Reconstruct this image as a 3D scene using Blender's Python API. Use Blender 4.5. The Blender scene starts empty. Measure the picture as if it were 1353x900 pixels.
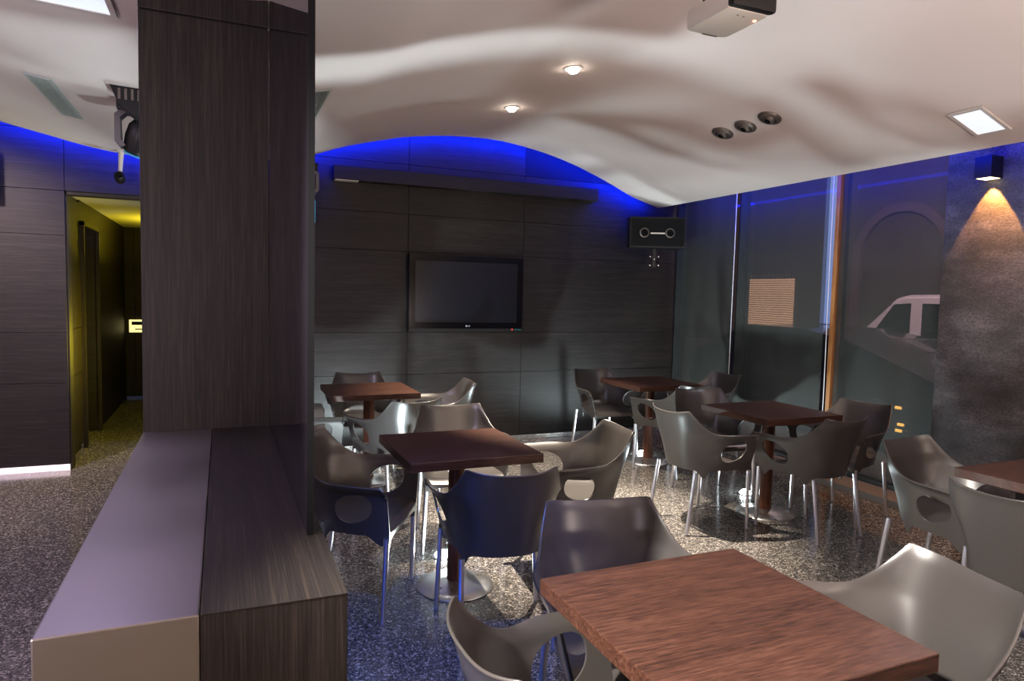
import bpy, bmesh, math, random
from mathutils import Vector, Matrix
random.seed(7)
S = bpy.context.scene
C = S.collection
PI = math.pi

# ---------------------------------------------------------------- camera
CAM_H = 1.53
cam_d = bpy.data.cameras.new('camera')
cam = bpy.data.objects.new('camera', cam_d)
C.objects.link(cam)
S.camera = cam
cam_d.sensor_width = 36.0
cam_d.lens = 898.9 / 1353.0 * 36.0
cam_d.clip_start = 0.02
yaw, pit, rol = math.radians(23.114), math.radians(3.899), math.radians(-1.3275)
fw = Vector((math.sin(yaw) * math.cos(pit), math.cos(yaw) * math.cos(pit), -math.sin(pit)))
rt = Vector((math.cos(yaw), -math.sin(yaw), 0))
dn = fw.cross(rt)
r2 = math.cos(rol) * rt + math.sin(rol) * dn
d2 = -math.sin(rol) * rt + math.cos(rol) * dn
m = Matrix((r2, -d2, -fw)).transposed().to_4x4()
m.translation = Vector((0, 0, CAM_H))
cam.matrix_world = m

# ---------------------------------------------------------------- world, exposure, big lights
W = bpy.data.worlds.new('world')
S.world = W
W.use_nodes = True
W.node_tree.nodes['Background'].inputs[0].default_value = (0.10, 0.13, 0.22, 1)
W.node_tree.nodes['Background'].inputs[1].default_value = 0.25
S.view_settings.view_transform = 'Standard'
S.view_settings.look = 'None'
S.view_settings.gamma = 1.0
S.view_settings.exposure = 0.0
S.view_settings.use_curve_mapping = False

def light(name, kind, loc, energy, col, direction=(0, 0, -1), size=0.1, size_y=None, angle=None, blend=0.3, spread=None):
    d = bpy.data.lights.new(name, kind)
    d.energy = energy
    d.color = col
    if kind == 'AREA':
        d.shape = 'RECTANGLE' if size_y else 'DISK'
        d.size = size
        if size_y: d.size_y = size_y
        if spread: d.spread = math.radians(spread)
    elif kind == 'SPOT':
        d.shadow_soft_size = size
        d.spot_size = math.radians(angle or 90)
        d.spot_blend = blend
    else:
        d.shadow_soft_size = size
    o = bpy.data.objects.new(name, d)
    C.objects.link(o)
    dv = Vector(direction).normalized()
    up = Vector((0, 1, 0)) if abs(dv.y) < 0.9 else Vector((1, 0, 0))
    z = -dv
    x = up.cross(z).normalized()
    y = z.cross(x)
    mm = Matrix((x, y, z)).transposed().to_4x4()
    mm.translation = Vector(loc)
    o.matrix_world = mm
    return o

WARM = (1.0, 0.80, 0.62)
NEUT = (1.0, 0.93, 0.88)
COOL = (0.80, 0.96, 1.0)
BLUE = (0.0, 0.015, 1.0)
VIOL = (0.62, 0.50, 1.0)
YELL = (1.0, 0.80, 0.03)

# recessed square lamps in the ceiling, then unseen fill lights added around the room
light('lamp_square_window_side', 'AREA', (4.07, 2.67, 2.50), 8, (0.85, 0.92, 1.0), size=0.26, size_y=0.26)
light('lamp_square_bar_side', 'AREA', (-0.51, 2.90, 2.50), 7, VIOL, size=0.26, size_y=0.26)
light('rear_fill_right', 'AREA', (3.2, -0.4, 2.75), 14, NEUT, size=0.5, size_y=0.5)  # unseen soft fill added behind the camera, right side
light('rear_fill_centre', 'AREA', (0.9, -1.2, 2.65), 22, WARM, size=0.5, size_y=0.5)  # unseen warm fill, added behind the camera
light('side_fill_left', 'AREA', (-2.6, 2.6, 2.8), 95, (0.80, 0.66, 1.0), size=0.5, size_y=0.5)  # violet fill added out of view to lift the left side
light('key_spot_left', 'SPOT', (-1.25, 0.95, 2.60), 1900, (1.0, 0.92, 0.84), direction=(2.85, 0.15, -1.90), size=0.05, angle=40, blend=0.6)  # unseen key spot added to brighten the nearest table and its right-hand chair
light('yellow_fill_rear', 'SPOT', (-0.35, -0.6, 2.5), 220, (1.0, 0.84, 0.30), size=0.05, angle=80, blend=0.8)  # added out of view, its yellow floor pool tints the steel front
light('left_wall_fill', 'SPOT', (-1.9, 5.1, 2.78), 330, (1.0, 0.78, 0.80), direction=(0.0, 0.62, -1), size=0.05, angle=110, blend=0.9)  # unseen wash added to lift the left part of the back wall
light('ceiling_fill_right', 'AREA', (2.8, -1.0, 1.1), 165, (1.0, 0.80, 0.70), direction=(0, 0.3, 1), size=0.9)  # unseen upward fill, added to brighten the ceiling
light('ceiling_fill_left', 'AREA', (-1.7, -0.6, 1.1), 150, (0.95, 0.80, 0.90), direction=(0, 0.3, 1), size=0.9)  # pink-tinted ceiling fill, also added behind the camera
# ceiling downlights on the crest
light('downlight_near', 'SPOT', (2.14, 4.08, 2.94), 1900, (1.0, 0.86, 0.68), size=0.02, direction=(0.02, -0.10, -1), angle=54, blend=0.7)
light('downlight_far', 'SPOT', (2.14, 5.14, 2.94), 1100, (1.0, 0.86, 0.68), size=0.02, angle=66, blend=0.7)
# floor uplights behind the tables
UPL = [(1.17, 3.70), (1.15, 5.80), (3.79, 4.12), (3.76, 5.52)]
for i, (x, y) in enumerate(UPL):
    light('floor_uplight_lamp', 'SPOT', (x, y, 0.045), (220, 190, 50, 130)[i], COOL, direction=(0, 0, 1), size=0.03, angle=172, blend=0.35)
# corridor
light('corridor_lamp', 'AREA', (-0.55, 7.0, 1.0), 22, YELL, direction=(-1, 0.0, -0.1), size=0.35, size_y=0.5)
light('corridor_lamp_top', 'AREA', (-0.4, 9.0, 1.9), 16, YELL, direction=(-0.2, 0, 1), size=0.5, size_y=0.5)
# wall lamp
light('wall_lamp_beam', 'SPOT', (4.690, 2.99, 2.362), 95, (1.0, 0.42, 0.08), direction=(0.24, 0, -1), size=0.010, angle=64, blend=0.15)
# blue led strips in the cove
PROF = [(-4.3, 2.85), (-3.7, 2.98), (-3.0, 3.02), (-2.2, 2.91), (-1.53, 2.735), (-1.24, 2.67), (-0.94, 2.605), (-0.62, 2.565),
        (-0.2, 2.555), (0.2, 2.60), (0.73, 2.71), (0.98, 2.80), (1.32, 2.897), (1.6, 2.962), (2.04, 3.017), (2.43, 3.028),
        (2.83, 2.986), (3.26, 2.893), (3.71, 2.74), (4.05, 2.60), (4.39, 2.505)]
def prof(x):
    P = PROF
    for i in range(len(P) - 1):
        if x <= P[i + 1][0]:
            p0 = P[max(i - 1, 0)]; p1 = P[i]; p2 = P[i + 1]; p3 = P[min(i + 2, len(P) - 1)]
            m1 = (p2[1] - p0[1]) / (p2[0] - p0[0]); m2 = (p3[1] - p1[1]) / (p3[0] - p1[0])
            h = p2[0] - p1[0]; t = (x - p1[0]) / h
            return ((2*t**3 - 3*t**2 + 1) * p1[1] + (t**3 - 2*t*t + t) * h * m1 + (-2*t**3 + 3*t*t) * p2[1] + (t**3 - t*t) * h * m2)
    return P[-1][1]
YB = 6.3
xs = [-3.8 + 0.82 * i for i in range(11)]
for a, b in zip(xs[:-1], xs[1:]):
    za, zb = prof(a), prof(b)
    o = light('cove_led_back', 'AREA', (0, 0, 0), 26, BLUE, size=math.hypot(b - a, zb - za), size_y=0.03)
    t = Vector((b - a, 0, zb - za)).normalized()
    nrm = Vector((0, 0.95, -0.1)).normalized()
    z = -nrm
    y = z.cross(t).normalized(); z = t.cross(y).normalized()
    mm = Matrix((t, y, z)).transposed().to_4x4()
    mm.translation = Vector(((a + b) / 2, YB + 0.02, (za + zb) / 2 + 0.075))
    o.matrix_world = mm
o = light('cove_led_windows', 'AREA', (4.42, 2.2, 2.575), 65, BLUE, direction=(0.95, 0, 0.1), size=0.03, size_y=8.0)
# led strips under the divider
light('divider_led_right', 'AREA', (0.225, 1.95, 0.14), 3, (0.02, 0.11, 1.0), direction=(1, 0, -0.9), size=0.03, size_y=1.5)
light('blue_floor_fill', 'SPOT', (0.42, 1.35, 2.60), 300, (0.09, 0.24, 1.0), direction=(0.30, 1.25, -2.6), size=0.05, angle=44, blend=0.8)  # unseen blue spot added to colour the floor beside the divider
light('divider_led_left', 'AREA', (-0.285, 1.95, 0.09), 4, (0.10, 0.05, 1.0), direction=(-1, 0, -0.25), size=0.03, size_y=1.5)
# street
light('street_lamp_light', 'AREA', (6.4, 5.6, 5.2), 520, (1.0, 0.74, 0.70), direction=(0.75, 0.35, -1), size=0.6)

# ---------------------------------------------------------------- materials
def mat(name, col=(0.5, 0.5, 0.5), rough=0.5, metal=0.0, emit=None, estr=0.0, spec=0.5, coat=0.0):
    mt = bpy.data.materials.new(name)
    mt.use_nodes = True
    b = mt.node_tree.nodes['Principled BSDF']
    b.inputs['Base Color'].default_value = (*col, 1)
    b.inputs['Roughness'].default_value = rough
    b.inputs['Metallic'].default_value = metal
    b.inputs['Specular IOR Level'].default_value = spec
    b.inputs['Coat Weight'].default_value = coat
    if emit:
        b.inputs['Emission Color'].default_value = (*emit, 1)
        b.inputs['Emission Strength'].default_value = estr
    return mt

def nodes(mt):
    return mt.node_tree.nodes, mt.node_tree.links, mt.node_tree.nodes['Principled BSDF']

def ramp(N, stops):
    r = N.new('ShaderNodeValToRGB')
    e = r.color_ramp.elements
    while len(e) > 1: e.remove(e[-1])
    e[0].position = stops[0][0]; e[0].color = (*stops[0][1], 1)
    for p, c in stops[1:]:
        q = e.new(p); q.color = (*c, 1)
    return r

def wood(name, dark, mid, lightc, scale, rough=0.45, bump=0.25, coord='Object', coat=0.0, pores=0.5):
    mt = mat(name, mid, rough, coat=coat)
    N, L, B = nodes(mt)
    tc = N.new('ShaderNodeTexCoord')
    mp = N.new('ShaderNodeMapping'); mp.inputs['Scale'].default_value = scale
    L.new(tc.outputs[coord], mp.inputs[0])
    n1 = N.new('ShaderNodeTexNoise'); n1.inputs['Scale'].default_value = 1.0; n1.inputs['Detail'].default_value = 8; n1.inputs['Roughness'].default_value = 0.65
    n1.inputs['Distortion'].default_value = 0.4
    L.new(mp.outputs[0], n1.inputs['Vector'])
    mp2 = N.new('ShaderNodeMapping'); mp2.inputs['Scale'].default_value = tuple(s * 0.12 for s in scale)
    L.new(tc.outputs[coord], mp2.inputs[0])
    n2 = N.new('ShaderNodeTexNoise'); n2.inputs['Scale'].default_value = 1.0; n2.inputs['Detail'].default_value = 3
    L.new(mp2.outputs[0], n2.inputs['Vector'])
    mx = N.new('ShaderNodeMix'); mx.inputs[0].default_value = 0.22
    L.new(n1.outputs[0], mx.inputs[2]); L.new(n2.outputs[0], mx.inputs[3])
    B.inputs['Specular IOR Level'].default_value = 0.32
    r = ramp(N, [(0.36, dark), (0.5, mid), (0.64, lightc)])
    L.new(mx.outputs[0], r.inputs[0])
    L.new(r.outputs[0], B.inputs['Base Color'])
    bp = N.new('ShaderNodeBump'); bp.inputs['Strength'].default_value = bump; bp.inputs['Distance'].default_value = 0.001
    L.new(n1.outputs[0], bp.inputs['Height']); L.new(bp.outputs[0], B.inputs['Normal'])
    return mt

M = {}
M['wenge_h'] = wood('wenge_horizontal', (0.0045, 0.0032, 0.003), (0.0100, 0.0072, 0.0068), (0.026, 0.019, 0.0175), (5, 5, 230), 0.55)
M['wenge_v'] = wood('wenge_vertical', (0.006, 0.0045, 0.004), (0.014, 0.0105, 0.0092), (0.034, 0.026, 0.022), (230, 230, 5), 0.50)
M['wenge_y'] = wood('wenge_lengthwise', (0.004, 0.0028, 0.002), (0.008, 0.0058, 0.0045), (0.026, 0.019, 0.0135), (420, 3.5, 420), 0.6, 0.5)
M['table_wood'] = wood('table_wood', (0.018, 0.0075, 0.005), (0.048, 0.0195, 0.0125), (0.085, 0.037, 0.024), (13, 150, 150), 0.38, 0.15)
M['column_wood'] = wood('pedestal_wood', (0.05, 0.016, 0.008), (0.09, 0.03, 0.015), (0.14, 0.05, 0.026), (60, 60, 4), 0.4, 0.1)
M['mullion_wood'] = wood('mullion_wood', (0.16, 0.055, 0.015), (0.30, 0.12, 0.035), (0.42, 0.19, 0.06), (60, 60, 4), 0.45, 0.1)
M['seam'] = mat('panel_gap_black', (0.003, 0.003, 0.003), 0.9)

def steel(name, col, rough, sc=(3, 3, 90), amt=0.15):
    mt = mat(name, col, rough, 1.0)
    N, L, B = nodes(mt)
    tc = N.new('ShaderNodeTexCoord'); mp = N.new('ShaderNodeMapping'); mp.inputs['Scale'].default_value = sc
    n = N.new('ShaderNodeTexNoise'); n.inputs['Scale'].default_value = 1.0; n.inputs['Detail'].default_value = 5
    L.new(tc.outputs['Object'], mp.inputs[0]); L.new(mp.outputs[0], n.inputs['Vector'])
    mr = N.new('ShaderNodeMapRange'); mr.inputs['To Min'].default_value = max(rough - amt, 0.02); mr.inputs['To Max'].default_value = rough + amt
    L.new(n.outputs[0], mr.inputs[0]); L.new(mr.outputs[0], B.inputs['Roughness'])
    return mt
M['steel_sheet'] = steel('brushed_steel_sheet', (0.42, 0.39, 0.37), 0.38, (2.2, 2.2, 2.2), 0.14)
M['steel_base'] = steel('brushed_steel_base', (0.62, 0.62, 0.62), 0.30, (30, 30, 30), 0.08)
M['steel_skirt'] = steel('steel_skirting', (0.70, 0.68, 0.66), 0.25, (2, 2, 60), 0.1)
M['aluminium'] = mat('satin_aluminium', (0.68, 0.67, 0.70), 0.33, 1.0)
M['plastic'] = mat('grey_moulded_plastic', (0.046, 0.041, 0.039), 0.31, spec=0.6)
N, L, B = nodes(M['plastic'])
n = N.new('ShaderNodeTexNoise'); n.inputs['Scale'].default_value = 900; bp = N.new('ShaderNodeBump'); bp.inputs['Strength'].default_value = 0.08; bp.inputs['Distance'].default_value = 0.0005
tc = N.new('ShaderNodeTexCoord'); L.new(tc.outputs['Object'], n.inputs['Vector']); L.new(n.outputs[0], bp.inputs['Height']); L.new(bp.outputs[0], B.inputs['Normal'])
M['foot'] = mat('grey_leg_tip', (0.18, 0.18, 0.19), 0.6)
M['black'] = mat('black_plastic', (0.004, 0.004, 0.005), 0.45, spec=0.35)
M['black_matt'] = mat('black_matt', (0.004, 0.004, 0.005), 0.8, spec=0.1)
M['grille'] = mat('speaker_grille', (0.004, 0.004, 0.005), 0.85, spec=0.2)
M['gloss_black'] = mat('gloss_black_bezel', (0.002, 0.002, 0.003), 0.15, spec=0.25)
M['screen'] = mat('tv_screen', (0.009, 0.009, 0.013), 0.2, spec=0.25)
M['silver'] = mat('silver_plastic', (0.60, 0.56, 0.50), 0.4, 0.15)
M['white_plastic'] = mat('white_plastic', (0.6, 0.57, 0.54), 0.4)
M['logo'] = mat('logo_grey', (0.6, 0.6, 0.62), 0.4, emit=(0.6, 0.6, 0.65), estr=0.05)
M['logo_red'] = mat('logo_red', (0.7, 0.05, 0.04), 0.4)
M['logo_teal'] = mat('logo_teal', (0.05, 0.4, 0.45), 0.4)
M['red_led'] = mat('red_led', (0.9, 0.1, 0.05), 0.4, emit=(1, 0.22, 0.12), estr=9)
M['bulb_warm'] = mat('lit_halogen', (1, 1, 1), 0.4, emit=(1, 0.88, 0.74), estr=60)
M['bulb_cool'] = mat('lit_uplight', (1, 1, 1), 0.4, emit=(0.80, 0.97, 1.0), estr=120)
M['panel_cool'] = mat('lit_square_diffuser', (0.8, 0.8, 0.8), 0.4, emit=(0.70, 0.82, 1.0), estr=0.85)
M['lamp_amber'] = mat('lit_amber_lens', (1, 0.8, 0.5), 0.4, emit=(1, 0.75, 0.42), estr=5)
M['bronze'] = mat('bronze_ring', (0.16, 0.14, 0.125), 0.38, 0.7)
M['vent'] = mat('grey_green_vent', (0.38, 0.42, 0.40), 0.5)
M['lacquer'] = mat('dark_glass', (0.010, 0.008, 0.012), 0.03, spec=0.6)
M['lacquer'].node_tree.nodes['Principled BSDF'].inputs['IOR'].default_value = 2.0
M['blue_shell'] = mat('teal_blue_lens', (0.03, 0.18, 0.32), 0.3, emit=(0.05, 0.35, 0.6), estr=0.25)
M['frame_dark'] = mat('dark_window_frame', (0.012, 0.012, 0.014), 0.45)
M['tube'] = mat('cable', (0.01, 0.01, 0.01), 0.6)

# painted ceiling
M['ceil'] = mat('painted_plaster', (0.62, 0.55, 0.53), 0.75)
N, L, B = nodes(M['ceil'])
tc = N.new('ShaderNodeTexCoord'); n = N.new('ShaderNodeTexNoise'); n.inputs['Scale'].default_value = 1.2; n.inputs['Detail'].default_value = 4
L.new(tc.outputs['Object'], n.inputs['Vector'])
r = ramp(N, [(0.3, (0.62, 0.54, 0.515)), (0.7, (0.66, 0.58, 0.555))]); L.new(n.outputs[0], r.inputs[0]); L.new(r.outputs[0], B.inputs['Base Color'])
M['slab'] = mat('dark_slab', (0.05, 0.05, 0.05), 0.9)
M['plaster_dark'] = mat('warm_wall_paint', (0.42, 0.33, 0.15), 0.6)
M['corr_ceil'] = mat('corridor_ceiling_paint', (0.55, 0.52, 0.42), 0.7)

# terrazzo floor
M['terrazzo'] = mat('polished_terrazzo', (0.1, 0.1, 0.1), 0.16, spec=0.55)
N, L, B = nodes(M['terrazzo'])
tc = N.new('ShaderNodeTexCoord')
v1 = N.new('ShaderNodeTexVoronoi'); v1.inputs['Scale'].default_value = 120; v1.inputs['Randomness'].default_value = 1
v2 = N.new('ShaderNodeTexVoronoi'); v2.inputs['Scale'].default_value = 230
L.new(tc.outputs['Object'], v1.inputs['Vector']); L.new(tc.outputs['Object'], v2.inputs['Vector'])
r1 = ramp(N, [(0.0, (0.018, 0.017, 0.018)), (0.45, (0.038, 0.035, 0.034)), (0.62, (0.085, 0.077, 0.072)), (0.84, (0.19, 0.17, 0.155)), (0.95, (0.50, 0.46, 0.43))])
r2_ = ramp(N, [(0.0, (0.03, 0.028, 0.028)), (0.7, (0.075, 0.068, 0.065)), (0.92, (0.32, 0.30, 0.28))])
s1 = N.new('ShaderNodeSeparateColor'); s2 = N.new('ShaderNodeSeparateColor')
L.new(v1.outputs['Color'], s1.inputs[0]); L.new(v2.outputs['Color'], s2.inputs[0])
L.new(s1.outputs[0], r1.inputs[0]); L.new(s2.outputs[1], r2_.inputs[0])
mx = N.new('ShaderNodeMix'); mx.data_type = 'RGBA'; mx.inputs[0].default_value = 0.45
L.new(r1.outputs[0], mx.inputs[6]); L.new(r2_.outputs[0], mx.inputs[7]); L.new(mx.outputs[2], B.inputs['Base Color'])
n = N.new('ShaderNodeTexNoise'); n.inputs['Scale'].default_value = 5; L.new(tc.outputs['Object'], n.inputs['Vector'])
mr = N.new('ShaderNodeMapRange'); mr.inputs['To Min'].default_value = 0.10; mr.inputs['To Max'].default_value = 0.22
L.new(n.outputs[0], mr.inputs[0]); L.new(mr.outputs[0], B.inputs['Roughness'])

# stone / textured wall
M['stone'] = mat('rough_grey_render', (0.1, 0.09, 0.09), 0.7)
N, L, B = nodes(M['stone'])
tc = N.new('ShaderNodeTexCoord')
mp = N.new('ShaderNodeMapping'); mp.inputs['Scale'].default_value = (1, 1.0, 2.2); L.new(tc.outputs['Object'], mp.inputs[0])
n1 = N.new('ShaderNodeTexNoise'); n1.inputs['Scale'].default_value = 1.7; n1.inputs['Detail'].default_value = 8; n1.inputs['Roughness'].default_value = 0.6
mp2 = N.new('ShaderNodeMapping'); mp2.inputs['Scale'].default_value = (1, 1, 2.0); L.new(tc.outputs['Object'], mp2.inputs[0])
n2 = N.new('ShaderNodeTexNoise'); n2.inputs['Scale'].default_value = 55; n2.inputs['Detail'].default_value = 6; n2.inputs['Roughness'].default_value = 0.7
L.new(mp.outputs[0], n1.inputs['Vector']); L.new(mp2.outputs[0], n2.inputs['Vector'])
r = ramp(N, [(0.33, (0.010, 0.009, 0.010)), (0.5, (0.045, 0.038, 0.043)), (0.68, (0.115, 0.102, 0.112))]); L.new(n1.outputs[0], r.inputs[0])
r_b = ramp(N, [(0.35, (0.35, 0.35, 0.35)), (0.65, (1.35, 1.35, 1.35))]); L.new(n2.outputs[0], r_b.inputs[0])
mx = N.new('ShaderNodeMix'); mx.data_type = 'RGBA'; mx.blend_type = 'MULTIPLY'; mx.inputs[0].default_value = 1
L.new(r.outputs[0], mx.inputs[6]); L.new(r_b.outputs[0], mx.inputs[7]); L.new(mx.outputs[2], B.inputs['Base Color'])
bp = N.new('ShaderNodeBump'); bp.inputs['Strength'].default_value = 0.9; bp.inputs['Distance'].default_value = 0.006
L.new(n2.outputs[0], bp.inputs['Height']); L.new(bp.outputs[0], B.inputs['Normal'])

# see-through screen fabric of the blinds
M['blind'] = mat('screen_fabric', (0.034, 0.036, 0.031), 0.6, spec=0.3)
N, L, B = nodes(M['blind'])
tr = N.new('ShaderNodeBsdfTransparent'); tr.inputs[0].default_value = (0.95, 0.92, 0.95, 1)
ms = N.new('ShaderNodeMixShader'); ms.inputs[0].default_value = 0.70
L.new(tr.outputs[0], ms.inputs[1]); L.new(B.outputs[0], ms.inputs[2]); L.new(ms.outputs[0], N['Material Output'].inputs['Surface'])
M['glass'] = mat('window_glass', (0.9, 0.95, 0.95), 0.02)
N, L, B = nodes(M['glass'])
tr = N.new('ShaderNodeBsdfTransparent'); gl = N.new('ShaderNodeBsdfGlossy'); gl.inputs['Roughness'].default_value = 0.03
fr = N.new('ShaderNodeFresnel'); fr.inputs[0].default_value = 1.45
ge = N.new('ShaderNodeNewGeometry'); mu = N.new('ShaderNodeMath'); mu.operation = 'SUBTRACT'; mu.inputs[0].default_value = 1.0
m2 = N.new('ShaderNodeMath'); m2.operation = 'MULTIPLY'
L.new(ge.outputs['Backfacing'], mu.inputs[1]); L.new(mu.outputs[0], m2.inputs[0]); L.new(fr.outputs[0], m2.inputs[1])
ms = N.new('ShaderNodeMixShader'); L.new(m2.outputs[0], ms.inputs[0]); L.new(tr.outputs[0], ms.inputs[1]); L.new(gl.outputs[0], ms.inputs[2])
L.new(ms.outputs[0], N['Material Output'].inputs['Surface'])
# outdoors
M['asphalt'] = mat('asphalt', (0.05, 0.048, 0.05), 0.8)
M['facade'] = mat('facade_render', (0.10, 0.085, 0.085), 0.85)
M['facade_trim'] = mat('facade_stone_trim', (0.17, 0.125, 0.15), 0.8)
M['van_white'] = mat('white_car_paint', (0.62, 0.55, 0.60), 0.3, coat=0.4)
M['car_dark'] = mat('dark_car_paint', (0.012, 0.011, 0.014), 0.25, coat=0.5)
M['car_glass'] = mat('dark_car_glass', (0.01, 0.012, 0.012), 0.08)
M['rubber'] = mat('tyre_rubber', (0.012, 0.012, 0.012), 0.8)
M['amber'] = mat('amber_light', (1, 0.6, 0.1), 0.3, emit=(1, 0.55, 0.1), estr=3.0)
M['shutter_lit'] = mat('lit_shutter', (0.8, 0.5, 0.3), 0.6, emit=(1.0, 0.60, 0.36), estr=0.85)
M['sky_blue'] = mat('glowing_street_panel', (0.20, 0.30, 0.55), 0.6, emit=(0.25, 0.4, 0.9), estr=0.35)
M['cord'] = mat('white_cord', (0.75, 0.75, 0.78), 0.5)
M['sign_lit'] = mat('lit_sign_yellow', (0.9, 0.8, 0.4), 0.5, emit=(1.0, 0.85, 0.35), estr=1.2)

# ---------------------------------------------------------------- helpers
def obj(name, bm, mt, parent=None, smooth=None):
    me = bpy.data.meshes.new(name)
    bmesh.ops.recalc_face_normals(bm, faces=bm.faces)
    bm.to_mesh(me); bm.free()
    for q in (mt if isinstance(mt, (list, tuple)) else [mt]): me.materials.append(q)
    if smooth is not None:
        for p in me.polygons: p.use_smooth = True
        me.set_sharp_from_angle(angle=math.radians(smooth))
    o = bpy.data.objects.new(name, me)
    C.objects.link(o)
    if parent: o.parent = parent
    return o
def thing(name, label, cat, loc=(0, 0, 0), rotz=0, group=None):
    o = bpy.data.objects.new(name, None); C.objects.link(o)
    o.empty_display_size = 0.1
    o.location = loc; o.rotation_euler = (0, 0, rotz)
    o['label'] = label; o['category'] = cat
    if group: o['group'] = group
    return o
def tag(o, label, cat, group=None):
    o['label'] = label; o['category'] = cat
    if group: o['group'] = group
    return o
def struct(name, bm, mt, smooth=None, parent=None):
    o = obj(name, bm, mt, parent, smooth)
    if not parent: o['kind'] = 'structure'
    return o
def nb(): return bmesh.new()
def box(bm, x0, x1, y0, y1, z0, z1, bev=0.0, mi=0, rot=None):
    n0 = len(bm.faces)
    r = bmesh.ops.create_cube(bm, size=1.0)
    vs = r['verts']
    for v in vs:
        v.co = Vector(((x0 + x1) / 2 + v.co.x * (x1 - x0), (y0 + y1) / 2 + v.co.y * (y1 - y0), (z0 + z1) / 2 + v.co.z * (z1 - z0)))
    if bev:
        es = list({e for v in vs for e in v.link_edges})
        q = bmesh.ops.bevel(bm, geom=es, offset=bev, segments=2, affect='EDGES', profile=0.6)
        vs = list({v for f in q['faces'] for v in f.verts} | {v for v in vs if v.is_valid})
    if rot:
        bmesh.ops.transform(bm, matrix=rot, verts=vs)
    for f in list(bm.faces)[n0:]: f.material_index = mi
    return vs
def rings(bm, rs, seg=24, cap=True, axis=None):
    """rs = list of (radius, z); lathe about z, then optional matrix"""
    loops = []
    for r_, z_ in rs:
        loops.append([bm.verts.new((r_ * math.cos(2*PI*i/seg), r_ * math.sin(2*PI*i/seg), z_)) for i in range(seg)])
    for a, b in zip(loops[:-1], loops[1:]):
        for i in range(seg):
            bm.faces.new((a[i], a[(i+1) % seg], b[(i+1) % seg], b[i]))
    if cap:
        bm.faces.new(list(reversed(loops[0]))); bm.faces.new(loops[-1])
    vs = [v for l in loops for v in l]
    if axis is not None: bmesh.ops.transform(bm, matrix=axis, verts=vs)
    return vs
def tube(bm, p0, p1, r0, r1=None, seg=14):
    p0 = Vector(p0); p1 = Vector(p1); d = p1 - p0
    mm = Matrix.Translation(p0) @ d.to_track_quat('Z', 'Y').to_matrix().to_4x4()
    return rings(bm, [(r0, 0), (r1 if r1 is not None else r0, d.length)], seg, True, mm)
def path(bm, pts, r, seg=10):
    for a, b in zip(pts[:-1], pts[1:]): tube(bm, a, b, r, r, seg)
def prism(bm, poly, x0, x1, plane='YZ', mi=0):
    """extrude polygon (list of 2d) along the third axis"""
    def P(a, b, c): return {'YZ': (c, a, b), 'XZ': (a, c, b), 'XY': (a, b, c)}[plane]
    A = [bm.verts.new(P(a, b, x0)) for a, b in poly]; B_ = [bm.verts.new(P(a, b, x1)) for a, b in poly]
    fs = [bm.faces.new(A), bm.faces.new(list(reversed(B_)))]
    n_ = len(poly)
    for i in range(n_): fs.append(bm.faces.new((A[i], B_[i], B_[(i+1) % n_], A[(i+1) % n_])))
    for f in fs: f.material_index = mi
    return A + B_

# ================================================================ STRUCTURE
bm = nb(); box(bm, -4.4, 4.9, -3.4, 11.2, -0.10, 0.0); struct('floor', bm, M['terrazzo'])
# wavy ceiling
bm = nb()
NX = 140
cols = []
for i in range(NX + 1):
    x = -3.95 + (4.39 + 3.95) * i / NX
    z = prof(x)
    cols.append([bm.verts.new((x, y, z + dz)) for (y, dz) in ((-3.1, 0), (YB - 0.0, 0), (YB, 0.05), (-3.1, 0.05))])
for a, b in zip(cols[:-1], cols[1:]):
    for k in range(4):
        bm.faces.new((a[k], a[(k+1) % 4], b[(k+1) % 4], b[k]))
bm.faces.new(cols[0]); bm.faces.new(list(reversed(cols[-1])))
struct('ceiling', bm, M['ceil'], smooth=50)
bm = nb(); box(bm, -4.4, 4.95, -3.4, 6.75, 3.42, 3.55); struct('ceiling', bm, M['slab'])

# back wall: wenge panels with open joints, doorway on the left
def paneled(bm, xsplit, zsplit, y0, y1, skip, g=0.0018):
    for a, b in zip(xsplit[:-1], xsplit[1:]):
        for c, d in zip(zsplit[:-1], zsplit[1:]):
            if skip(a, b, c, d): continue
            box(bm, a + g, b - g, y0, y1, c + g, d - g, bev=0.0015)
ZS = [0.05, 0.722, 1.135, 1.918, 2.275, 2.745, 3.42]
bm = nb()
XS = [-4.3, -3.6, -2.38, -1.16, -0.10, 0.44, 1.66, 2.88, 4.80]
paneled(bm, XS, ZS, 6.5, 6.52, lambda a, b, c, d: (a > -1.2 and b < 0 and d < 2.3))
box(bm, -4.35, -1.18, 6.52, 6.62, 0, 3.42, mi=1)
box(bm, -0.08, 4.9, 6.52, 6.62, 0, 3.42, mi=1)
box(bm, -1.18, -0.08, 6.52, 6.62, 2.28, 3.42, mi=1)
struct('wall_back', bm, [M['wenge_h'], M['seam']])
M['glow_skirt'] = mat('steel_skirting_glow', (0.8, 0.75, 0.75), 0.4, emit=(1.0, 0.78, 0.86), estr=1.0)  # bright reflection in the steel skirting put in as its own glow
bm = nb(); box(bm, -4.3, -1.16, 6.488, 6.505, 0.0, 0.048, bev=0.002); struct('baseboard_back', bm, M['glow_skirt'])
bm = nb(); box(bm, -0.10, 4.78, 6.488, 6.505, 0.0, 0.048, bev=0.002); struct('baseboard_back', bm, M['steel_skirt'])
# doorway lining
bm = nb()
box(bm, -1.175, -1.150, 6.52, 6.66, 0, 2.275); box(bm, -0.11, -0.085, 6.52, 6.66, 0, 2.275); box(bm, -1.175, -0.085, 6.52, 6.66, 2.25, 2.275)
struct('door_1', bm, M['wenge_v'])
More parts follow.
